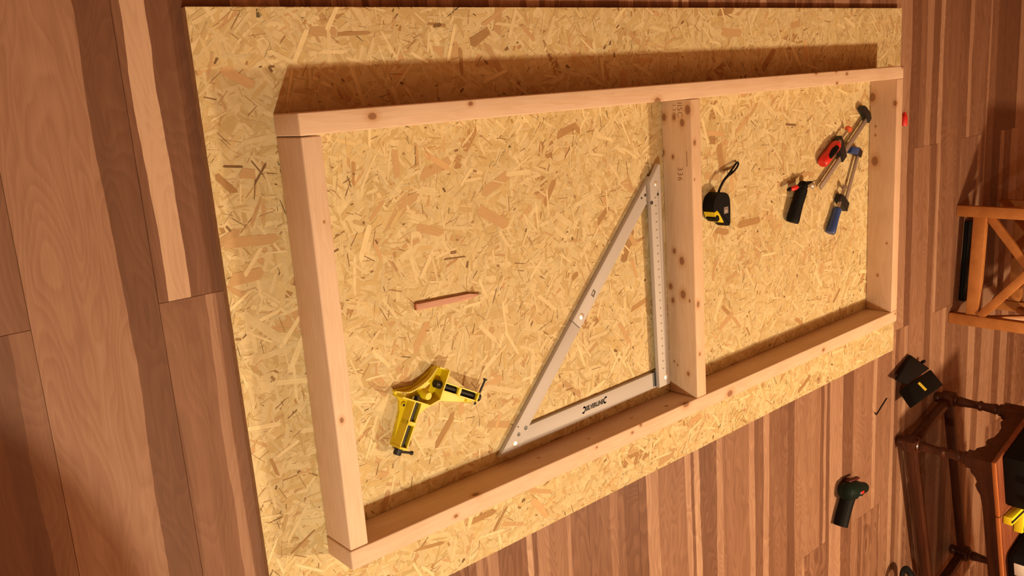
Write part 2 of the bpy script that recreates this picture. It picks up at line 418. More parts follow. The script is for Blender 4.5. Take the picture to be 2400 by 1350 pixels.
def build_strands():
    r = random.Random(5)
    V, F, COL, UVS = [], [], [], []
    def flake(cx, cy, L, W, ang, z, col, sides=6):
        ca, sa = math.cos(ang), math.sin(ang)
        h = L / 2; w = W / 2
        if sides == 6:
            pts = [(-h, r.uniform(-w, 0) * .8), (-h * r.uniform(.75, .97), -w), (h * r.uniform(.6, .95), -w * r.uniform(.6, 1.1)), (h, r.uniform(-w, w) * .6), (h * r.uniform(.7, .97), w), (-h * r.uniform(.6, .97), w * r.uniform(.6, 1.15))]
        else:
            pts = [(-h, -w * r.uniform(.1, .9)), (h * r.uniform(.8, 1), -w), (h, w * r.uniform(.1, .9)), (-h * r.uniform(.6, 1), w)]
        i0 = len(V)
        for px, py in pts:
            x = min(max(cx + px * ca - py * sa, 0), BL); y = min(max(cy + px * sa + py * ca, -BW), 0)
            V.append((x, y, z))
        F.append(tuple(range(i0, i0 + len(pts)))); COL.append(col)
        uo = r.uniform(0, 50); vo = r.uniform(0, 50)
        for px, py in pts: UVS.extend((uo + px, vo + py))
    def shade(c, s): return tuple(max(0, min(1, x * s)) for x in c)
    PALE = (0.665, 0.580, 0.335); MID = (0.615, 0.515, 0.268); TAN = (0.555, 0.440, 0.205); BRN = (0.36, 0.215, 0.085); DRK = (0.14, 0.075, 0.030); RED = (0.53, 0.36, 0.175)
    V += [(0, 0, ZB - 0.0011), (0, -BW, ZB - 0.0011), (BL, -BW, ZB - 0.0011), (BL, 0, ZB - 0.0011)]; F.append((0, 1, 2, 3)); COL.append(MID); UVS.extend((0, 0, 0, 1, 2, 1, 2, 0))
    def cnt(n): return range(n)
    for i in cnt(6500):
        L = r.uniform(.05, .15); W = L * r.uniform(.12, .34)
        u = r.random()
        c = PALE if u < .36 else MID if u < .70 else TAN if u < .93 else RED if u < .985 else BRN
        ang = r.gauss(0.25, 0.75) if r.random() < .6 else r.uniform(-1.57, 1.57)
        flake(r.uniform(0, BL), -r.uniform(0, BW), L, W, ang, ZB - 0.001 + 0.0006 * r.random(), shade(c, r.uniform(.94, 1.06)))
    for i in cnt(15000):
        L = r.uniform(.010, .055); W = L * r.uniform(.05, .26)
        u = r.random()
        c = PALE if u < .48 else MID if u < .70 else TAN if u < .96 else RED
        flake(r.uniform(0, BL), -r.uniform(0, BW), L, W, r.uniform(-1.57, 1.57), ZB - 0.00035 + 0.0002 * r.random(), shade(c, r.uniform(.86, 1.09)))
    for i in cnt(120):
        L = r.uniform(.02, .09); W = L * r.uniform(.12, .30)
        flake(r.uniform(0, BL), -r.uniform(0, BW), L, W, r.uniform(-1.57, 1.57), ZB - 0.00013 + 0.00004 * r.random(), shade(r.choice((BRN, RED, RED)), r.uniform(.85, 1.2)))
    for i in cnt(4200):
        L = .003 + .034 * r.random() ** 2.2; W = r.uniform(.0006, .0026)
        c = DRK if r.random() < .25 else BRN if r.random() < .6 else RED
        flake(r.uniform(0, BL), -r.uniform(0, BW), L, W, r.uniform(-1.57, 1.57), ZB - 0.0001 + 0.00004 * r.random(), shade(c, r.uniform(.7, 1.3)), 4)
    for i in cnt(420):
        L = r.uniform(.004, .012); W = L * r.uniform(.3, .8)
        flake(r.uniform(0, BL), -r.uniform(0, BW), L, W, r.uniform(-1.57, 1.57), ZB - 0.0001 + 0.00004 * r.random(), shade(r.choice((BRN, DRK)), r.uniform(.7, 1.2)), 4)
    for i in cnt(600):
        L = r.uniform(.03, .08); W = L * r.uniform(.06, .16)
        flake(r.uniform(0, BL), -r.uniform(0, BW), L, W, r.uniform(-1.57, 1.57), ZB - 0.00005 + 0.00004 * r.random(), shade(PALE, r.uniform(.98, 1.2)))
    # single strands that stand out on this board
    for (p, q, w, c) in [((1.4501, -0.5735), (1.5604, -0.5748), 0.02, BRN), ((1.3106, -0.4186), (1.373, -0.4305), 0.022, RED), ((1.6873, -0.3182), (1.7495, -0.3257), 0.007, DRK), ((0.4469, -0.8119), (0.3847, -0.8724), 0.016, BRN), ((0.0018, -0.4431), (0.07, -0.4415), 0.022, RED), ((0.0042, -0.3778), (0.1058, -0.3875), 0.02, RED), ((0.0725, -0.2902), (0.1011, -0.2538), 0.004, DRK), ((0.0734, -0.2472), (0.0924, -0.276), 0.003, DRK), ((0.0149, -0.498), (0.0882, -0.5692), 0.016, PALE), ((0.009, -0.2647), (0.0405, -0.3005), 0.012, BRN), ((0.0494, -0.2659), (0.0789, -0.273), 0.018, RED), ((0.0232, -0.2523), (0.0583, -0.257), 0.004, DRK), ((0.3502, -0.1936), (0.4, -0.2213), 0.003, DRK), ((0.3614, -0.258), (0.3594, -0.3142), 0.016, RED), ((0.4767, -0.0339), (0.4972, -0.0325), 0.008, DRK), ((0.2653, -0.0461), (0.3362, -0.045), 0.007, BRN), ((0.4621, -0.0298), (0.5073, -0.0342), 0.006, BRN), ((0.5396, -0.0751), (0.5356, -0.1323), 0.01, BRN), ((0.5981, -0.0352), (0.67, 0.006), 0.01, RED), ((0.4518, -0.4871), (0.5083, -0.4912), 0.004, DRK), ((0.4692, -0.4762), (0.4854, -0.4773), 0.007, DRK), ((0.5079, -0.5153), (0.5127, -0.5018), 0.006, DRK), ((0.5494, -0.3989), (0.6264, -0.4466), 0.022, RED), ((0.3928, -0.41), (0.4573, -0.4374), 0.018, RED), ((0.8062, -0.5989), (0.8279, -0.588), 0.012, BRN), ((0.7654, -0.4396), (0.816, -0.4764), 0.018, PALE), ((0.9156, -0.2645), (0.8834, -0.3194), 0.014, PALE), ((1.2938, -0.2961), (1.3008, -0.3457), 0.012, PALE), ((1.5615, -0.2318), (1.6336, -0.289), 0.016, PALE), ((1.591, -0.3327), (1.622, -0.3831), 0.01, PALE), ((1.6222, -0.3712), (1.6758, -0.4311), 0.01, PALE), ((1.3582, -1.1485), (1.38, -1.091), 0.014, PALE), ((1.2164, -1.0781), (1.2728, -1.077), 0.02, RED), ((1.392, -0.0598), (1.4856, -0.0645), 0.02, RED), ((1.3215, -0.0328), (1.4098, -0.0815), 0.01, PALE), ((0.4443, -1.0704), (0.5348, -1.0706), 0.014, BRN), ((0.3096, -1.0738), (0.3905, -1.0884), 0.008, BRN), ((0.0444, -0.9691), (0.1012, -0.9404), 0.004, BRN), ((0.6279, -0.8218), (0.522, -0.7767), 0.014, PALE), ((1.7552, -1.1486), (1.829, -1.1129), 0.014, BRN)]:
        dx, dy = q[0] - p[0], q[1] - p[1]
        flake((p[0] + q[0]) / 2, (p[1] + q[1]) / 2, math.hypot(dx, dy), w, math.atan2(dy, dx), ZB - 0.00002 + 0.00001 * r.random(), c)
    me = bpy.data.meshes.new('strands'); me.from_pydata(V, [], F); me.update()
    ca = me.color_attributes.new('tone', 'FLOAT_COLOR', 'CORNER')
    buf = []
    for f, c in zip(F, COL): buf += [c[0], c[1], c[2], 1.0] * len(f)
    ca.data.foreach_set('color', buf)
    uv = me.uv_layers.new(name='fibre'); uv.data.foreach_set('uv', UVS)
    o = link('wood_strands', me, osb_mat(), board); tag(o, kind='stuff')
build_strands()

# ------------------------------------------------------------------ the frame
FL, FW, TW, TH, XM = 2.0886, 0.8262, 0.038, 0.089, 1.0201
frame = thing('timber_frame', 'rectangular pale spruce timber frame with a middle stud lying on the strand board', 'frame', (0, 0, ZB))
def stud(name, loc, length, rz, knots, seed, base=(0.66, 0.50, 0.35), label=None):
    bm = bmesh.new(); add_box(bm, (0, 0, 0), (length, TW, TH), 0.0028, 3)
    o = link(name, mesh_of(bm, name, 60), pine_mat('spruce_%d' % seed, knots, seed, base), frame)
    o.location = loc; o.rotation_euler = (0, 0, rz)
    if label: o['label'] = label
    return o
# rails run along +x ; knots in local x, y (0..TW), z (0..TH)
stud('rail', (0, FW - TW, 0), FL, 0, [(.141, .022, TH, .0075), (.359, .030, TH, .005), (.901, .002, TH, .009), (1.742, .028, TH, .005), (1.688, .004, TH, .005), (1.577, .038, TH, .006), (1.683, .038, TH, .005), (2.08, .036, TH, .006)], 1, label='long rail with two round knots near its end')
stud('rail', (0, 0, 0), FL, 0, [(.24, .016, TH, .0045), (.801, .034, TH, .004), (.77, .025, TH, .004), (.648, .028, TH, .003), (1.159, .012, TH, .010), (.975, .037, TH, .010), (1.629, .015, TH, .006), (2.077, .028, TH, .004),
     (.30, .038, .080, .007), (.507, .038, .046, .003), (.656, .038, .056, .0025), (.814, .038, .048, .003), (.93, .038, .062, .004)], 2, (0.66, 0.485, 0.335))
def ystud(name, x, knots, seed, base=(0.66, 0.50, 0.35), gap0=0.0, gap1=0.0, label=None):
    # stud between the rails, local x runs along -y of the world; local y 0 = face towards -x
    ln = FW - 2 * TW - gap0 - gap1
    kk = [(FW - TW - gap0 - ky, kx - x, kz - ZB, kr) for kx, ky, kz, kr in knots]
    return stud(name, (x, FW - TW - gap0, 0), ln, -math.pi / 2, kk, seed, base, label)
ystud('stud', 0.0006, [(.014, .29, .107, .0045), (.025, .643, .107, .002)], 3, (0.67, 0.51, 0.36), 0.0015, 0.002)
mid = ystud('stud', XM, [(1.033, .684, .107, .0055), (1.029, .596, .107, .0025), (1.032, .284, .107, .0065), (1.034, .153, .107, .004),
     (1.02, .763, .098, .0095), (1.02, .746, .057, .006), (1.02, .733, .081, .008), (1.02, .747, .026, .008), (1.02, .661, .020, .006), (1.02, .651, .05, .0045),
     (1.02, .416, .046, .006), (1.02, .393, .069, .009), (1.02, .323, .031, .007), (1.02, .307, .07, .0095), (1.02, .287, .037, .006), (1.02, .293, .09, .003), (1.02, .124, .036, .0025), (1.02, .116, .046, .0025), (1.02, .099, .08, .005)], 4, (0.65, 0.48, 0.315), 0.0008, 0.0005, label='middle stud with several dark knots and stamped ink marks')
ystud('stud', FL - TW, [(2.0506, .533, .039, .013), (2.0506, .735, .026, .012), (2.0506, .644, .039, .003), (2.0506, .616, .039, .003), (2.0506, .714, .101, .007), (2.0506, .158, .057, .004), (2.0506, .268, .085, .003)], 5, (0.62, 0.44, 0.30))
# stamps on the middle stud, on the face towards -x (local y = 0): local x = FW-TW-.0008 - Y
def stamp(txt, Y, z, size, space=1.0):
    lx = FW - TW - 0.0008 - Y
    M4 = Matrix(((1, 0, 0, lx), (0, 0, -1, -0.00005), (0, 1, 0, z - ZB), (0, 0, 0, 1)))
    o = text_mesh('ink_stamp', txt, size, M4, M['stamp_ink'], mid, space=space)
    return o
stamp('IISC', 0.782, 0.068, 0.0215, 1.05); stamp('130', 0.778, 0.0535, 0.013, 1.6); stamp('336', 0.627, 0.064, 0.0215, 1.1)
bm = bmesh.new(); add_box(bm, (FW - TW - 0.0008 - 0.665, -0.00008, 0.0735), (FW - TW - 0.0008 - 0.628, 0.001, 0.0755))
link('ink_line', mesh_of(bm), M['stamp_ink'], mid)

# ------------------------------------------------------------------ folding square
sq = thing('folding_square', 'silver aluminium folding triangle square against the middle stud', 'square', (0.998, 0.069, ZB), R(1.2))
SL = 0.574; AWD = 0.044
# local: corner at origin, horizontal arm along -x, vertical arm along +y, tips at (-SL,0) and (0,SL)
ha = prism('arm', [(-SL + 0.006, 0.001), (-0.003, 0.001), (-0.003, AWD), (-SL + AWD + 0.004, AWD)], 0.0, 0.0105, M['aluminium'], sq, 0.0015)
prism('slot', [(-0.056, 0.006), (-0.044, 0.006), (-0.044, AWD + 0.0002), (-0.056, AWD + 0.0002)], 0.002, 0.0108, M['graphite'], ha)
s2 = math.sqrt(0.5)
def dg(t, w): return (-SL + t * s2 + w * s2, t * s2 - w * s2)  # along diagonal from the left tip
DL = SL / s2
prism('arm', [(-SL, 0.0), dg(0.10, 0.034 + 0.0), (-SL + 0.062, 0.0)], 0.0108, 0.0112, M['aluminium'], sq)
prism('arm', [dg(0.0, 0), (-SL + 0.05, 0.0005), dg(0.075, 0.034), dg(DL * 0.5 - 0.055, 0.034), dg(DL * 0.5 - 0.055, 0)], 0.0008, 0.0116, M['aluminium'], sq, 0.0012)
da = prism('arm', [dg(DL * 0.5 - 0.0535, 0), dg(DL * 0.5 - 0.0535, 0.034), dg(DL - 0.085, 0.034), dg(DL - 0.058, 0.010), dg(DL - 0.045, 0)], 0.001, 0.0124, M['aluminium'], sq, 0.0012)
va = prism('arm', [(-AWD, 0.002), (-0.001, 0.002), (-0.001, SL - 0.008), (-0.008, SL - 0.004), (-AWD, SL - AWD - 0.002)], 0.011, 0.0215, M['aluminium'], sq, 0.0015)
def disc(name, x, y, z, r, mat, par, h=0.0012):
    return lathe(name, (x, y, z), (0, 0, 1), [(0, r), (h * 0.6, r), (h, r * 0.8)], mat, par, 20)
disc('rivet', -SL + 0.047, 0.015, 0.0112, 0.0075, M['bright_rivet'], sq)
disc('rivet', -0.016, 0.024, 0.0212, 0.0075, M['bright_rivet'], sq)
disc('rivet', -0.021, SL - 0.050, 0.0212, 0.0060, M['bright_rivet'], sq)
x, y = dg(DL * 0.5 - 0.030, 0.018); disc('rivet', x, y, 0.0121, 0.0075, M['bright_rivet'], sq)
x, y = dg(DL * 0.5 + 0.033, 0.017)
prism('peg_hole', [(x - .008, y - .002), (x - .001, y - .010), (x + .008, y + .002), (x + .001, y + .010)], 0.0118, 0.0126, M['graphite'], sq)
prism('peg', [(x - .005, y - .001), (x - .002, y - .005), (x + .003, y + .003), (x + .000, y + .006)], 0.0118, 0.01275, M['dull_steel'], sq)
for hx, hy, hz, hr in ((-SL + 0.060, 0.034, 0.0113, .0045), (-SL + 0.082, 0.042, 0.0113, .005), (-SL + 0.060, 0.052, 0.0113, .002), (-0.016, SL - 0.078, 0.0212, .004), (-0.040, SL - 0.095, 0.0212, .005), (-0.052, SL - 0.075, 0.0121, .004), (-0.066, SL - 0.080, 0.0121, .003)):
    disc('hole', hx, hy, hz, hr, M['graphite'], sq, 0.0006)
bm = bmesh.new()
for i in range(1, 240):
    yy = 0.03 + i * 0.002
    ln = 0.0065 if i % 5 == 0 else 0.0042
    add_box(bm, (-0.0125 - ln, yy, 0.0214), (-0.0125, yy + 0.0005, 0.02156))
link('scale_marks', mesh_of(bm), M['ink'], va)
bm = bmesh.new()
for i in range(1, 24):
    yy = 0.03 + i * 0.02
    add_box(bm, (-0.0265, yy - 0.0016, 0.0214), (-0.0240, yy + 0.0016, 0.02156))
    add_box(bm, (-0.0285, yy - 0.0012, 0.0214), (-0.0275, yy + 0.0012, 0.02156))
link('scale_numbers', mesh_of(bm), M['ink'], va)
lg = text_mesh('lettering', 'SILVERLINE', 0.0150, Matrix.Translation((-0.3015, 0.0195, 0.01075)), M['ink'], ha, shear=0.25, bold=0.0009, space=1.06, fit=(0.0630, 0.0122))
def jaw(cx, cy, sgn):
    bm = bmesh.new(); n = 14; A = []
    for i in range(n + 1):
        a = R(48 + (312 - 48) * i / n)
        w = 0.0017 if 3 < i < n - 3 else 0.0022
        if i in (0, n): w = 0.0006
        for rr in (0.0066 - w, 0.0066 + w): A.append(bm.verts.new((cx + sgn * rr * math.cos(a) * 0.8 + 0.28 * rr * math.sin(a), cy + rr * math.sin(a), 0.01070)))
    for i in range(n): bm.faces.new((A[2 * i], A[2 * i + 1], A[2 * i + 3], A[2 * i + 2]))
    bmesh.ops.solidify(bm, geom=bm.faces[:], thickness=0.0002)
    return link('spanner_mark', mesh_of(bm), M['ink'], ha)
jaw(-0.3075, 0.0245, -1); jaw(-0.2325, 0.0265, 1)

# ------------------------------------------------------------------ corner clamp
cc = thing('corner_clamp', 'yellow plastic corner clamp with black screws on the strand board', 'clamp', (0.237, 0.257, ZB), R(-29.5))
Y_ = M['yellow_plastic']
prism('base_plate', [(.030, .060), (.046, .056), (.060, .050), (.136, .034), (.138, .012), (.052, .000), (.026, -.020), (-.002, -.052), (-.010, -.112), (-.026, -.112), (-.034, -.045), (-.044, -.022), (-.058, -.018), (-.06, -.006), (-.02, .012), (.006, .05), (.010, .061)], 0.0, 0.009, Y_, cc, 0.002)
# L shaped jaw wall with the cross beam
prism('corner_block', [(.009, .0633), (.031, .0631), (.030, .0213), (.0283, .0012), (.0117, -.0134), (-.0212, -.0148), (-.0585, -.0167), (-.0712, -.0093), (-.0402, -.0036), (-.0186, .013), (-.0025, .0329), (.005, .0499)], 0.009, 0.013, Y_, cc, 0.001)
bm = bmesh.new()
ARC = [(.009, .0633), (.005, .0499), (-.0025, .0329), (-.0186, .013), (-.0402, -.0036), (-.0712, -.0093)]
arc = spline([(p[0], p[1], 0) for p in ARC], 5)
for a, b in zip(arc, arc[1:]):
    d = (b - a).normalized(); a2 = a - d * 0.0004; b2 = b + d * 0.0004
    add_bar(bm, (a2.x, a2.y, 0.018), (b2.x, b2.y, 0.018), 0.0028, 0.012)
add_box(bm, (.0292, .001, .011), (.0318, .0633, .037)); add_box(bm, (.009, .0608, .011), (.0318, .0633, .030))
add_box(bm, (-.0600, -.0168, .011), (.012, -.0140, .037)); add_bar(bm, (.0117, -.0148, .024), (.0303, .0012, .024), .0026, .026)
link('jaw_wall', mesh_of(bm), Y_, cc)
lathe('post', (-.004, .004, 0.012), (0.08, -0.10, 1), [(0, .0125), (.024, .0085), (.027, .0075)], Y_, cc, 20)
prism('gusset', [(-.024, .006), (-.008, .008), (.004, .026), (-.004, .030)], 0.012, 0.022, Y_, cc)
lathe('screw_end', (.021, .029, .023), (1, 0, 0), [(-.006, .0080), (.009, .0080)], M['black_iron'], cc, 16)
lathe('screw_end', (-.0165, -.009, .023), (0, 1, 0), [(-.006, .0055), (.004, .0055)], M['black_iron'], cc, 16)
def clamp_arm(ax, side):
    """ax: function mapping (along, across, z) -> local"""
    def P(a, b): return ax(a, b)
    def pris(name, quad, z0, z1, mat, bev=0.0): prism(name, [P(*q) for q in quad], z0, z1, mat, cc, bev)
    pris('arm_wall', [(.030, -.0098), (.1225, -.0098), (.1225, -.0072), (.030, -.0072)], .009, .034, Y_)
    pris('arm_wall', [(.030, .0072), (.1225, .0072), (.1225, .0098), (.030, .0098)], .009, .034, Y_)
    pris('arm_end', [(.1225, -.0105), (.1270, -.0105), (.1270, .0105), (.1225, .0105)], .004, .036, Y_, .001)
    pris('nut_bridge', [(.070, -.0098), (.0785, -.0098), (.0785, .0098), (.070, .0098)], .012, .0345, Y_, .001)
    p0 = P(.030, 0); p1 = P(.129, 0)
    tube('screw_rod', [(p0[0], p0[1], .023), (p1[0], p1[1], .023)], .0060, M['black_iron'], cc, 12)
    bm = bmesh.new()
    for i in range(30):
        a0 = P(.034 + i * .003, 0); a1 = P(.0354 + i * .003, 0)
        add_tube(bm, [(a0[0], a0[1], .023), (a1[0], a1[1], .023)], .0069, 10)
    link('screw_thread', mesh_of(bm), M['black_iron'], cc)
clamp_arm(lambda a, b: (a, .0285 + b), 1)
clamp_arm(lambda a, b: (-.0165 - b, .0145 - a), 1)
for p in ((.048, .050), (-.034, -.030)):
    bm = bmesh.new(); add_lathe(bm, (p[0], p[1], .009), (0, 0, 1), [(0, .0055), (.004, .0055), (.0045, .005)], 16); link('screw_boss', mesh_of(bm, smooth=40), Y_, cc)
    disc('boss_hole', p[0], p[1], .0132, .003, M['graphite'], cc, .0006)
bm = bmesh.new()
add_lathe(bm, (.128, .0285, .023), (1, 0, 0), [(0, .0085), (.010, .0085), (.0115, .007)], 14)
link('screw_head', mesh_of(bm, smooth=40), M['black_iron'], cc)
tube('tommy_bar', [(.1335, .012, .023), (.1335, .066, .030)], .0022, M['black_iron'], cc, 8)
lathe('tommy_end', (.1335, .0655, .0295), (0, 1, .12), [(0, .0022), (.003, .0045), (.005, .0045)], M['black_iron'], cc, 10)
lathe('screw_head', (-.0165, -.1125, .020), (0, -1, 0), [(0, .0085), (.012, .0085), (.014, .007)], M['black_iron'], cc, 14)
tube('tommy_bar', [(-.010, -.119, .020), (.014, -.116, .022)], .0026, M['black_iron'], cc, 8)
lathe('tommy_end', (.012, -.1163, .0218), (1, .1, 0), [(0, .0026), (.002, .0042), (.006, .0042)], M['black_iron'], cc, 10)

# ------------------------------------------------------------------ carpenter's pencil
pa = math.atan2(0.427 - 0.435, 0.417 - 0.2495)
pn = thing('carpenter_pencil', 'flat reddish brown carpenter pencil on the strand board', 'pencil', (0.2495, 0.4345, ZB), pa)
bm = bmesh.new()
add_prism(bm, [(0, -.0072), (0, .0062), (.132, .0058), (.158, .0020), (.158, -.0008), (.132, -.0066)], 0, .0078, .0012)
link('wood_body', mesh_of(bm, smooth=40), M['cedar'], pn)
prism('lead', [(.157, -.0004), (.157, .0017), (.1665, .0012), (.1665, .0004)], .0025, .0050, M['graphite'], pn)
box('end_cap', (-.0022, -.0068, .0004), (.0002, .0058, .0074), M['oak_edge'], pn)

# ------------------------------------------------------------------ tape measure (lying on its side)
tm = thing('tape_measure', 'black and yellow tape measure with a wrist strap beside the middle stud', 'tape measure', (1.212, 0.494, ZB), 0)
prof = [(.034, -.047), (.026, -.047), (.010, -.036), (-.012, -.030), (-.028, -.018), (-.036, .000), (-.035, .022), (-.024, .038), (-.006, .045), (.014, .043), (.028, .034), (.034, .018), (.035, -.010)]
pro = [(p.x, p.y) for p in spline([(a, b, 0) for a, b in prof + prof[:1]], 4)[:-1]]
prism('case', pro, 0.0, .036, M['black_rubber'], tm, .006, 3)
yel = [(p.x, p.y) for p in spline([(a * 1.03, b * 1.03, 0) for a, b in [(.006, -.0345), (-.002, -.0325), (-.012, -.0300), (-.028, -.018), (-.0355, -.002)]], 4)]
inner = [(-.022, .002), (-.014, -.009), (-.006, -.020), (.002, -.031)]
prism('front_panel', yel + inner, .003, .0368, M['yellow_plastic'], tm, .003, 2)
mk = [(-.031, -.0165), (-.020, -.026), (-.013, -.021), (-.016, -.012), (-.024, -.008)]
prism('lock_button', [(a * 1.07 - .001, b * 1.07 - .001) for a, b in mk], .008, .0385, M['black_plastic'], tm, .002)
box('belt_clip_plate', (.006, -.012, .0355), (.024, .006, .0375), M['grey_plastic'], tm, .0008)
disc('clip_screw', .015, -.003, .0373, .004, M['dull_steel'], tm)
bm = bmesh.new()
sp = spline([(.006, .038, .018), (.008, .056, .024), (.026, .074, .024), (.058, .086, .018), (.082, .092, .010)], 6)
add_tube(bm, sp, .0019, 8, 2.4)
link('strap', mesh_of(bm, smooth=50), M['black_rubber'], tm)
bm = bmesh.new()
sp = spline([(.044, .082, .022), (.072, .086, .015), (.100, .095, .009), (.116, .106, .006), (.108, .111, .007), (.076, .098, .015), (.044, .084, .022)], 6)
add_tube(bm, sp, .0022, 8, 1.3)
link('strap_loop', mesh_of(bm, smooth=50), M['black_rubber'], tm)

# ------------------------------------------------------------------ bar clamps
def bar_clamp(name, label, A, B, side, bar_w, jaw_len, slide_t, handle_vec, handle_len, handle_r, jaw_mat, slide_mat, handle_parts, pad_mat, z=0.010, pad_t=0.045, off=0.016, jl2=None):
    """A: free end of the bar, B: end with the fixed jaw (world xy). side: +1/-1 jaws to the left/right of A->B."""
    A = Vector((A[0], A[1], 0)); B = Vector((B[0], B[1], 0)); d = (B - A).normalized(); L = (B - A).length
    t = thing(name, label, 'clamp', (A.x, A.y, ZB), math.atan2(d.y, d.x), 'bar clamps on the board')
    s = side; jl2 = jl2 or jaw_len
    bar('bar', (0, 0, z), (L, 0, z), .006, bar_w, M['dull_steel'], t, (0, 1, 0), .0008)
    pr = [(L - .008, -.012 * s), (L + .012, -.010 * s), (L + .016, .010 * s), (L + .004, jl2 * .8 * s), (L - .002, jl2 * s), (L - .020, jl2 * s), (L - .016, jl2 * .7 * s), (L - .010, .012 * s)]
    j = prism('fixed_jaw', pr, z - .0085, z + .0085, jaw_mat, t, .002)
    st = slide_t
    pr = [(st - .016, -.012 * s), (st + .012, -.012 * s), (st + .016, .012 * s), (st + .022, jaw_len * .75 * s), (st + .020, (jaw_len + .010) * s), (st - .004, (jaw_len + .012) * s), (st - .008, jaw_len * .8 * s), (st - .012, .014 * s)]
    prism('sliding_arm', pr, z - .0085, z + .009, slide_mat, t, .002)
    h0 = Vector((st + .012, (jaw_len) * s, z + .004)); hv = Vector(handle_vec).normalized()
    tube('screw', [h0 + hv * .012, h0 - hv * pad_t], .0042, M['steel'], t, 10)
    lathe('pad', h0 - hv * pad_t, -hv, [(-.002, .006), (.002, .011), (.007, .011), (.009, .008)], pad_mat, t, 16)
    h1 = h0 + hv * off
    for nm, a, b, mat, pf in handle_parts:
        lathe(nm, h1 + hv * a * handle_len, hv, [((b - a) * handle_len * q, handle_r * w) for q, w in pf], mat, t, 18)
    return t
full = [(0, .55), (.08, .85), (.3, .95), (.7, 1.05), (.93, 1.0), (1.0, .72)]
rc = bar_clamp('bar_clamp', 'bar clamp with a red and black handle on the strand board', (1.732, .486), (2.008, .672), 1, .016, .052, .150, (-1, .06, 0), .104, .0165, M['black_iron'], M['black_iron'],
    [('ferrule', -.10, .02, M['steel'], [(0, .45), (.5, .6), (1, .6)]), ('handle', 0, 1.0, M['red_plastic'], [(0, .6), (.08, .9), (.22, 1.0), (.5, .92), (.8, 1.04), (.95, .98), (1.0, .75)])], M['orange_plastic'], .014, .052)
for (a0, a1, yy) in ((.30, .82, .0),):
    h = rc
    bm = bmesh.new()
    hx = .150 + .012 - .016 - .104 * a0 + .008
    add_lathe(bm, (hx, .056, .0235), (-1, .06, 0), [(0, .011), (.004, .0150), (.020, .0168), (.050, .0150), (.064, .010)], 16, .66, 1.0, (0, .35, 1))
    link('grip_insert', mesh_of(bm, smooth=50), M['black_rubber'], rc)
bc = bar_clamp('bar_clamp', 'small bar clamp with a blue wooden handle and blue jaw tip', (1.876, .404), (1.960, .566), 1, .013, .040, .010, (-1, .05, 0), .084, .0140, M['black_iron'], M['black_iron'],
    [('ferrule', -.25, .02, M['steel'], [(0, .42), (1, .42)]), ('handle', 0, 1.0, M['blue_plastic'], [(0, .75), (.04, .95), (.3, .88), (.7, 1.0), (.95, 1.08), (1.0, .95)])], M['steel'], .012, .030, .036, .056)
L2 = (Vector((1.960, .566)) - Vector((1.876, .404))).length
prism('jaw_tip', [(L2 + .0155, .012), (L2 + .005, .046), (L2 - .001, .059), (L2 - .021, .059), (L2 - .016, .038), (L2 - .010, .016)], .0025, .0222, M['blue_plastic'], bc, .002)

# ------------------------------------------------------------------ black pistol grip tool lying on the board
pt = thing('pistol_grip_tool', 'black handled tool with a red nub and thin pointed tip on the strand board', 'tool', (1.575, 0.400, ZB), 0)
hv = Vector((.34, .94, .10)).normalized()
lathe('handle', (0, .004, .017), hv, [(0, .0165), (.004, .0185), (.012, .0188), (.035, .0172), (.062, .0165), (.088, .0178), (.102, .0165), (.106, .0120)], M['black_rubber'], pt, 20, 1.15, .92)
lathe('neck', Vector((0, .004, .017)) + hv * .100, hv, [(0, .014), (.010, .0155), (.020, .0125), (.024, .008)], M['black_plastic'], pt, 16)
c0 = Vector((0, .004, .018)) + hv * .114
tv = Vector((.96, .10, .12)).normalized()
tube('cross_bar', [c0 - tv * .030, c0 - tv * .004, c0 + tv * .022, c0 + tv * .036], [.0062, .0078, .0055, .0030], M['black_plastic'], pt, 10)
lathe('red_nub', c0 - tv * .060 + Vector((0, 0, .002)), tv, [(0, .0040), (.006, .0070), (.018, .0078), (.028, .0062), (.032, .004)], M['red_plastic'], pt, 14)
lathe('nub_end', c0 - tv * .070, tv, [(0, .0035), (.006, .0060), (.014, .0058)], M['black_plastic'], pt, 12)
tube('tip', [c0 + tv * .034, c0 + tv * .064], [.0018, .0006], M['black_iron'], pt, 8)
lathe('ring', c0 + Vector((.036, -.004, -.002)), Vector((.85, -.50, .1)), [(0, .0085), (.004, .0108), (.012, .0108), (.016, .0075)], M['bright_rivet'], pt, 18)

# ------------------------------------------------------------------ cordless screwdriver on the floor
dr = thing('cordless_screwdriver', 'dark green cordless screwdriver with a red switch lying on the floorboards', 'screwdriver', (1.945, -0.600, 0), R(-8))
lathe('motor_head', (-.050, .022, .032), (1, -.10, 0), [(0, .015), (.006, .026), (.022, .0315), (.066, .0320), (.096, .028), (.118, .0215), (.142, .0190), (.152, .015), (.154, .007)], M['green_plastic'], dr, 24, 1.02, .98)
tube('grip', [(-.004, .004, .028), (-.012, -.030, .026), (-.026, -.070, .025), (-.036, -.104, .025)], [.0255, .0235, .0240, .0235], M['black_rubber'], dr, 18, 1.0)
box('direction_switch', (.012, .010, .0590), (.030, .020, .0655), M['red_plastic'], dr, .0015)
box('switch_mark', (.005, .011, .0590), (.011, .019, .0652), M['grey_plastic'], dr, .0008)
box('badge', (.004, -.003, .0540), (.022, .002, .0605), M['grey_plastic'], dr, .0008)
box('trigger', (.020, -.030, .020), (.031, -.010, .036), M['red_plastic'], dr, .003)
box('top_rib', (-.02, .048, .020), (.050, .0560, .036), M['dark_red'], dr, .003)

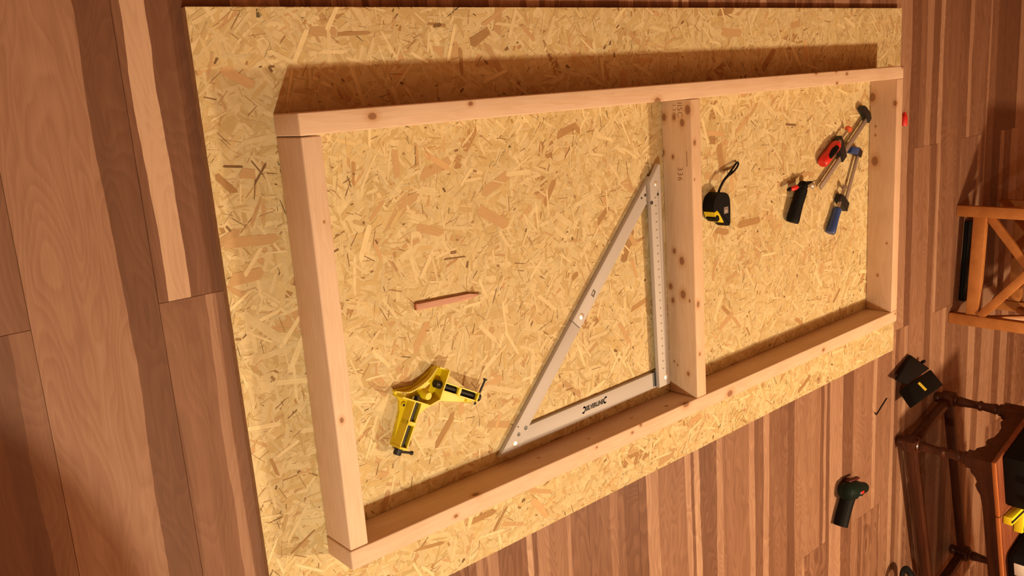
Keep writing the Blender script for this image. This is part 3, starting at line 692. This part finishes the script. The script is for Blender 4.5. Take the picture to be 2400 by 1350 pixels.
# ------------------------------------------------------------------ hex key on the floor
hk = tube('hex_key', [(2.164, -.3715, .0022), (2.1745, -.3835, .0022), (2.180, -.381, .0022), (2.2498, -.3425, .0022)], .0021, M['black_iron'], None, 6)
tag(hk, 'thin dark hex key lying on the floor beside the board', 'hex key')

# ------------------------------------------------------------------ red plastic cap behind the frame
rp = thing('plastic_cap', 'small red plastic cap on the floor behind the far end of the frame', 'cap', (2.300, .626, 0), R(84))
lathe('cap_body', (0, 0, .0115), (1, 0, 0), [(0, .0095), (.003, .0112), (.028, .0105), (.032, .0098)], M['red_plastic'], rp, 18)
lathe('cap_tip', (.0315, 0, .0115), (1, 0, 0), [(0, .0085), (.010, .0060), (.014, .0040)], M['red_plastic'], rp, 14)

# ------------------------------------------------------------------ open bit case
oc = thing('tool_case', 'open black plastic tool case with a yellow sticker propped by the dark table leg', 'case', (2.40, -.32, 0), 0)
O = Vector((2.40, -.32, 0))
def rel(*ps): return [Vector(p) - O for p in ps]
slab('tray', rel((2.316, -.304, .042), (2.505, -.292, .044), (2.508, -.344, .092), (2.306, -.355, .092)), .045, M['black_plastic'], oc, .004)
slab('lid', rel((2.316, -.300, .044), (2.500, -.288, .044), (2.400, -.214, .016), (2.250, -.266, .038)), .012, M['black_plastic'], oc, .004)
b0 = Vector((2.316, -.304, .042)); ea = Vector((.189, .012, .002)); eb = Vector((-.006, -.051, .049)); nn = ea.cross(eb).normalized()
if nn.z < 0: nn = -nn
def face(u, v): return b0 + ea * u + eb * v - O + nn * .0006
slab('sticker', [face(.34, .22), face(.42, .21), face(.47, .72), face(.39, .73)], .001, M['label_yellow'], oc, 0)
lathe('latch', Vector((2.478, -.262, .022)) - O, (1, .1, .2), [(0, .006), (.014, .006)], M['black_plastic'], oc, 10)

# ------------------------------------------------------------------ dark turned-leg table
TA = R(-74.5)   # long axis direction
tb = thing('side_table', 'low dark oak table with turned legs and a scalloped apron', 'table', (2.345, -.537, 0), TA)
# local x runs along the long side (towards -y of the room), local y towards +x of the room
TLn, TWd = .775, .318
OD = M['oak_dark']
def turned_leg(x, y):
    bm = bmesh.new()
    add_lathe(bm, (x, y, 0), (0, 0, 1), [(0, .014), (.006, .020), (.018, .021), (.026, .016)], 16)
    add_box(bm, (x - .024, y - .024, .024), (x + .024, y + .024, .078), .004)
    add_lathe(bm, (x, y, .076), (0, 0, 1), [(0, .021), (.006, .024), (.012, .017), (.018, .020), (.040, .017), (.070, .0145), (.086, .0150), (.092, .0195), (.098, .0195), (.104, .015), (.130, .0175), (.150, .0210), (.158, .016), (.164, .023), (.172, .024), (.176, .020)], 18)
    add_box(bm, (x - .024, y - .024, .250), (x + .024, y + .024, .352), .003)
    link('leg', mesh_of(bm, smooth=40), OD, tb)
for x, y in ((0, 0), (0, TWd), (TLn, 0), (TLn, TWd)): turned_leg(x, y)
bar('stretcher', (.02, 0, .051), (TLn - .02, 0, .051), .026, .034, OD, tb, bev=.003)
bar('stretcher', (.02, TWd, .051), (TLn - .02, TWd, .051), .026, .034, OD, tb, bev=.003)
bar('stretcher', (0, .02, .051), (0, TWd - .02, .051), .026, .034, OD, tb, bev=.003)
bar('stretcher', (TLn, .02, .051), (TLn, TWd - .02, .051), .026, .034, OD, tb, bev=.003)
def apron(a, b, along_x, fixed):
    # scalloped lower edge
    n = 40; bm = bmesh.new(); lo = []; hi = []
    for i in range(n + 1):
        t = i / n; s = min(t, 1 - t) * (b - a)
        z = .262 if s < .022 else (.262 + .022 * min(1, (s - .022) / .025) if s < .05 else (.284 - .010 * math.sin(math.pi * (s - .05) / .05) if s < .10 else .287 + .006 * min(1, (s - .10) / .06)))
        c = a + (b - a) * t
        for y0, arr in ((-.009, lo), (.009, hi)):
            p = (c, fixed + y0) if along_x else (fixed + y0, c)
            arr.append((bm.verts.new((p[0], p[1], z + .006)), bm.verts.new((p[0], p[1], .352))))
    for i in range(n):
        bm.faces.new((lo[i][0], lo[i + 1][0], lo[i + 1][1], lo[i][1])); bm.faces.new((hi[i + 1][0], hi[i][0], hi[i][1], hi[i + 1][1]))
        bm.faces.new((hi[i][0], hi[i + 1][0], lo[i + 1][0], lo[i][0])); bm.faces.new((lo[i][1], lo[i + 1][1], hi[i + 1][1], hi[i][1]))
    link('apron', mesh_of(bm), OD, tb)
apron(.02, TLn - .02, True, -.012); apron(.02, TLn - .02, True, TWd + .012); apron(.02, TWd - .02, False, -.012); apron(.02, TWd - .02, False, TLn + .012)
for x0, x1 in ((-.050, .185), (.187, TLn + .05)):
    box('table_top', (x0, -.040, .352), (x1, TWd + .048, .368), M['oak_top'], tb, .003)
    box('edge_strip', (x0 + .002, -.049, .352), (x1 - .002, -.0405, .366), M['oak_edge'], tb, .002)

# things on the dark table
tl = thing('tool_case', 'black hard plastic power tool case standing on the dark oak table', 'case', (2.345, -.537, .3682), TA)
box('body', (-.045, .000, 0), (.165, .30, .10), M['black_plastic'], tl, .008)
box('lid', (-.047, -.002, .102), (.167, .302, .15), M['black_plastic'], tl, .010)
for xx in (.02, .10): box('latch', (xx, -.010, .075), (xx + .03, .001, .118), M['grey_plastic'], tl, .002)
box('emblem', (.045, -.0035, .112), (.075, -.0015, .135), M['orange_plastic'], tl, .0005)
yc = thing('corner_clamp', 'yellow corner clamp lying on the dark oak table beside the tool case', 'clamp', (2.345, -.537, .3684), TA)
for a, b, nm in (((.205, -.030), (.235, .090), 'arm'), ((.245, .085), (.32, .060), 'arm')):
    bar(nm, (a[0], a[1], .016), (b[0], b[1], .016), .030, .030, Y_, yc, bev=.003)
    bar('slot', (a[0], a[1], .0305), (b[0] * .92 + a[0] * .08, b[1] * .92 + a[1] * .08, .0305), .010, .003, M['black_iron'], yc)
bg = thing('tool_bag', 'black tool bag with a white paper label on the dark oak table', 'bag', (2.345, -.537, .3684), TA)
bm = bmesh.new(); add_box(bm, (.36, -.035, 0), (.62, .27, .14), .03, 4); link('body', mesh_of(bm, smooth=60), M['black_rubber'], bg)
box('paper_label', (.385, -.0372, .03), (.44, -.0345, .10), M['white_card'], bg, .0005)
tube('strap', spline([(.40, .02, .13), (.38, .08, .19), (.42, .15, .22), (.50, .15, .22), (.56, .10, .18), (.55, .03, .13)], 6), .006, M['black_rubber'], bg, 8, 2.0)

# ------------------------------------------------------------------ black bag with loop handle, on the floor
hb = thing('holdall', 'black holdall with a looped handle on the floor beside the dark table', 'bag', (2.345, -1.130, 0), R(-4))
bm = bmesh.new(); add_box(bm, (-.16, -.34, 0), (.05, -.03, .16), .035, 4); link('body', mesh_of(bm, smooth=60), M['black_rubber'], hb)
tube('handle', spline([(-.062, -.10, .10), (-.075, .00, .085), (-.060, .075, .06), (-.02, .085, .055), (.005, .05, .07), (.0, -.03, .12)], 7), .009, M['black_rubber'], hb, 10, 1.6)

# ------------------------------------------------------------------ pine stool with cross braces
sl = thing('wooden_stool', 'orange pine stool with crossed braces between its legs', 'stool', (2.797, .265, 0), R(-4.5))
# local x away from the camera, local y towards +y ; legs at (0,0),(0,-.42),(.42,0),(.42,-.42)
PO = M['pine_orange']; S = .42; HS = .46; lw = .042
for x in (0, S):
    for y in (0, -S): box('leg', (x - lw / 2, y - lw / 2, 0), (x + lw / 2, y + lw / 2, HS), PO, sl, .003)
for x in (0, S): box('rail', (x - .014, -S + lw / 2, .060), (x + .014, -lw / 2, .106), PO, sl, .002)
box('seat', (-.035, -S - .035, HS), (S + .035, .035, HS + .025), PO, sl, .005)
def cross(p, q, p2, q2, up):
    bar('brace', p, q, .020, .030, PO, sl, up, .002); bar('brace', p2, q2, .020, .030, PO, sl, up, .002)
cross((.012, -.02, .112), (.012, -S + .02, .43), (-.008, -S + .02, .112), (-.008, -.02, .43), (0, .6, .8))
cross((.02, 0.008, .112), (S - .02, 0.008, .43), (.02, -.012, .43), (S - .02, -.012, .112), (.6, 0, .8))
cross((.02, -S + .008, .112), (S - .02, -S + .008, .43), (.02, -S - .012, .43), (S - .02, -S - .012, .112), (.6, 0, .8))
ub = thing('black_box', 'flat black box on the floor under the pine stool', 'box', (2.84, .265, 0), R(-4.5))
box('body', (.016, -.365, 0), (.150, -.050, .014), M['black_plastic'], ub, .003)
box('lid', (.014, -.367, .0142), (.152, -.048, .022), M['black_plastic'], ub, .003)

# ------------------------------------------------------------------ out-of-view lamp fittings, and an added table that casts the corner shadow
rt = thing('shadow_table', 'added round table, out of view, casting a shadow on the floor beside the board', 'table', (-.80, -.225, 0), 0)
lathe('table_top', (0, 0, .68), (0, 0, 1), [(0, .350), (.006, .360), (.018, .360), (.022, .355)], M['oak_edge'], rt, 48)
lathe('column', (0, 0, .03), (0, 0, 1), [(0, .05), (.05, .03), (.3, .025), (.6, .03), (.65, .06)], OD, rt, 20)
lathe('foot', (0, 0, 0), (0, 0, 1), [(0, .17), (.015, .17), (.03, .05)], OD, rt, 28)
tlm = thing('table_lamp', 'slim table lamp with a bare bulb on the added round table', 'lamp', (-.59, -.42, .702), 0)
lathe('lamp_base', (0, 0, 0), (0, 0, 1), [(0, .06), (.012, .06), (.02, .02)], M['black_iron'], tlm, 24)
lathe('stem', (0, 0, .018), (0, 0, 1), [(0, .008), (.60, .008), (.61, .016), (.655, .016)], M['black_iron'], tlm, 14)
pl = thing('pendant_lamp', 'pendant lamp holder hanging on a black cord from the ceiling', 'lamp', (2.02, -.70, HC), 0)
lathe('ceiling_rose', (0, 0, 0), (0, 0, -1), [(0, .05), (.02, .05), (.03, .01)], M['black_iron'], pl, 20)
lathe('cord', (0, 0, -.02), (0, 0, -1), [(0, .003), (.44, .003)], M['black_rubber'], pl, 8)
lathe('bulb_holder', (0, 0, -.44), (0, 0, -1), [(0, .006), (.01, .018), (.06, .018)], M['black_iron'], pl, 16)
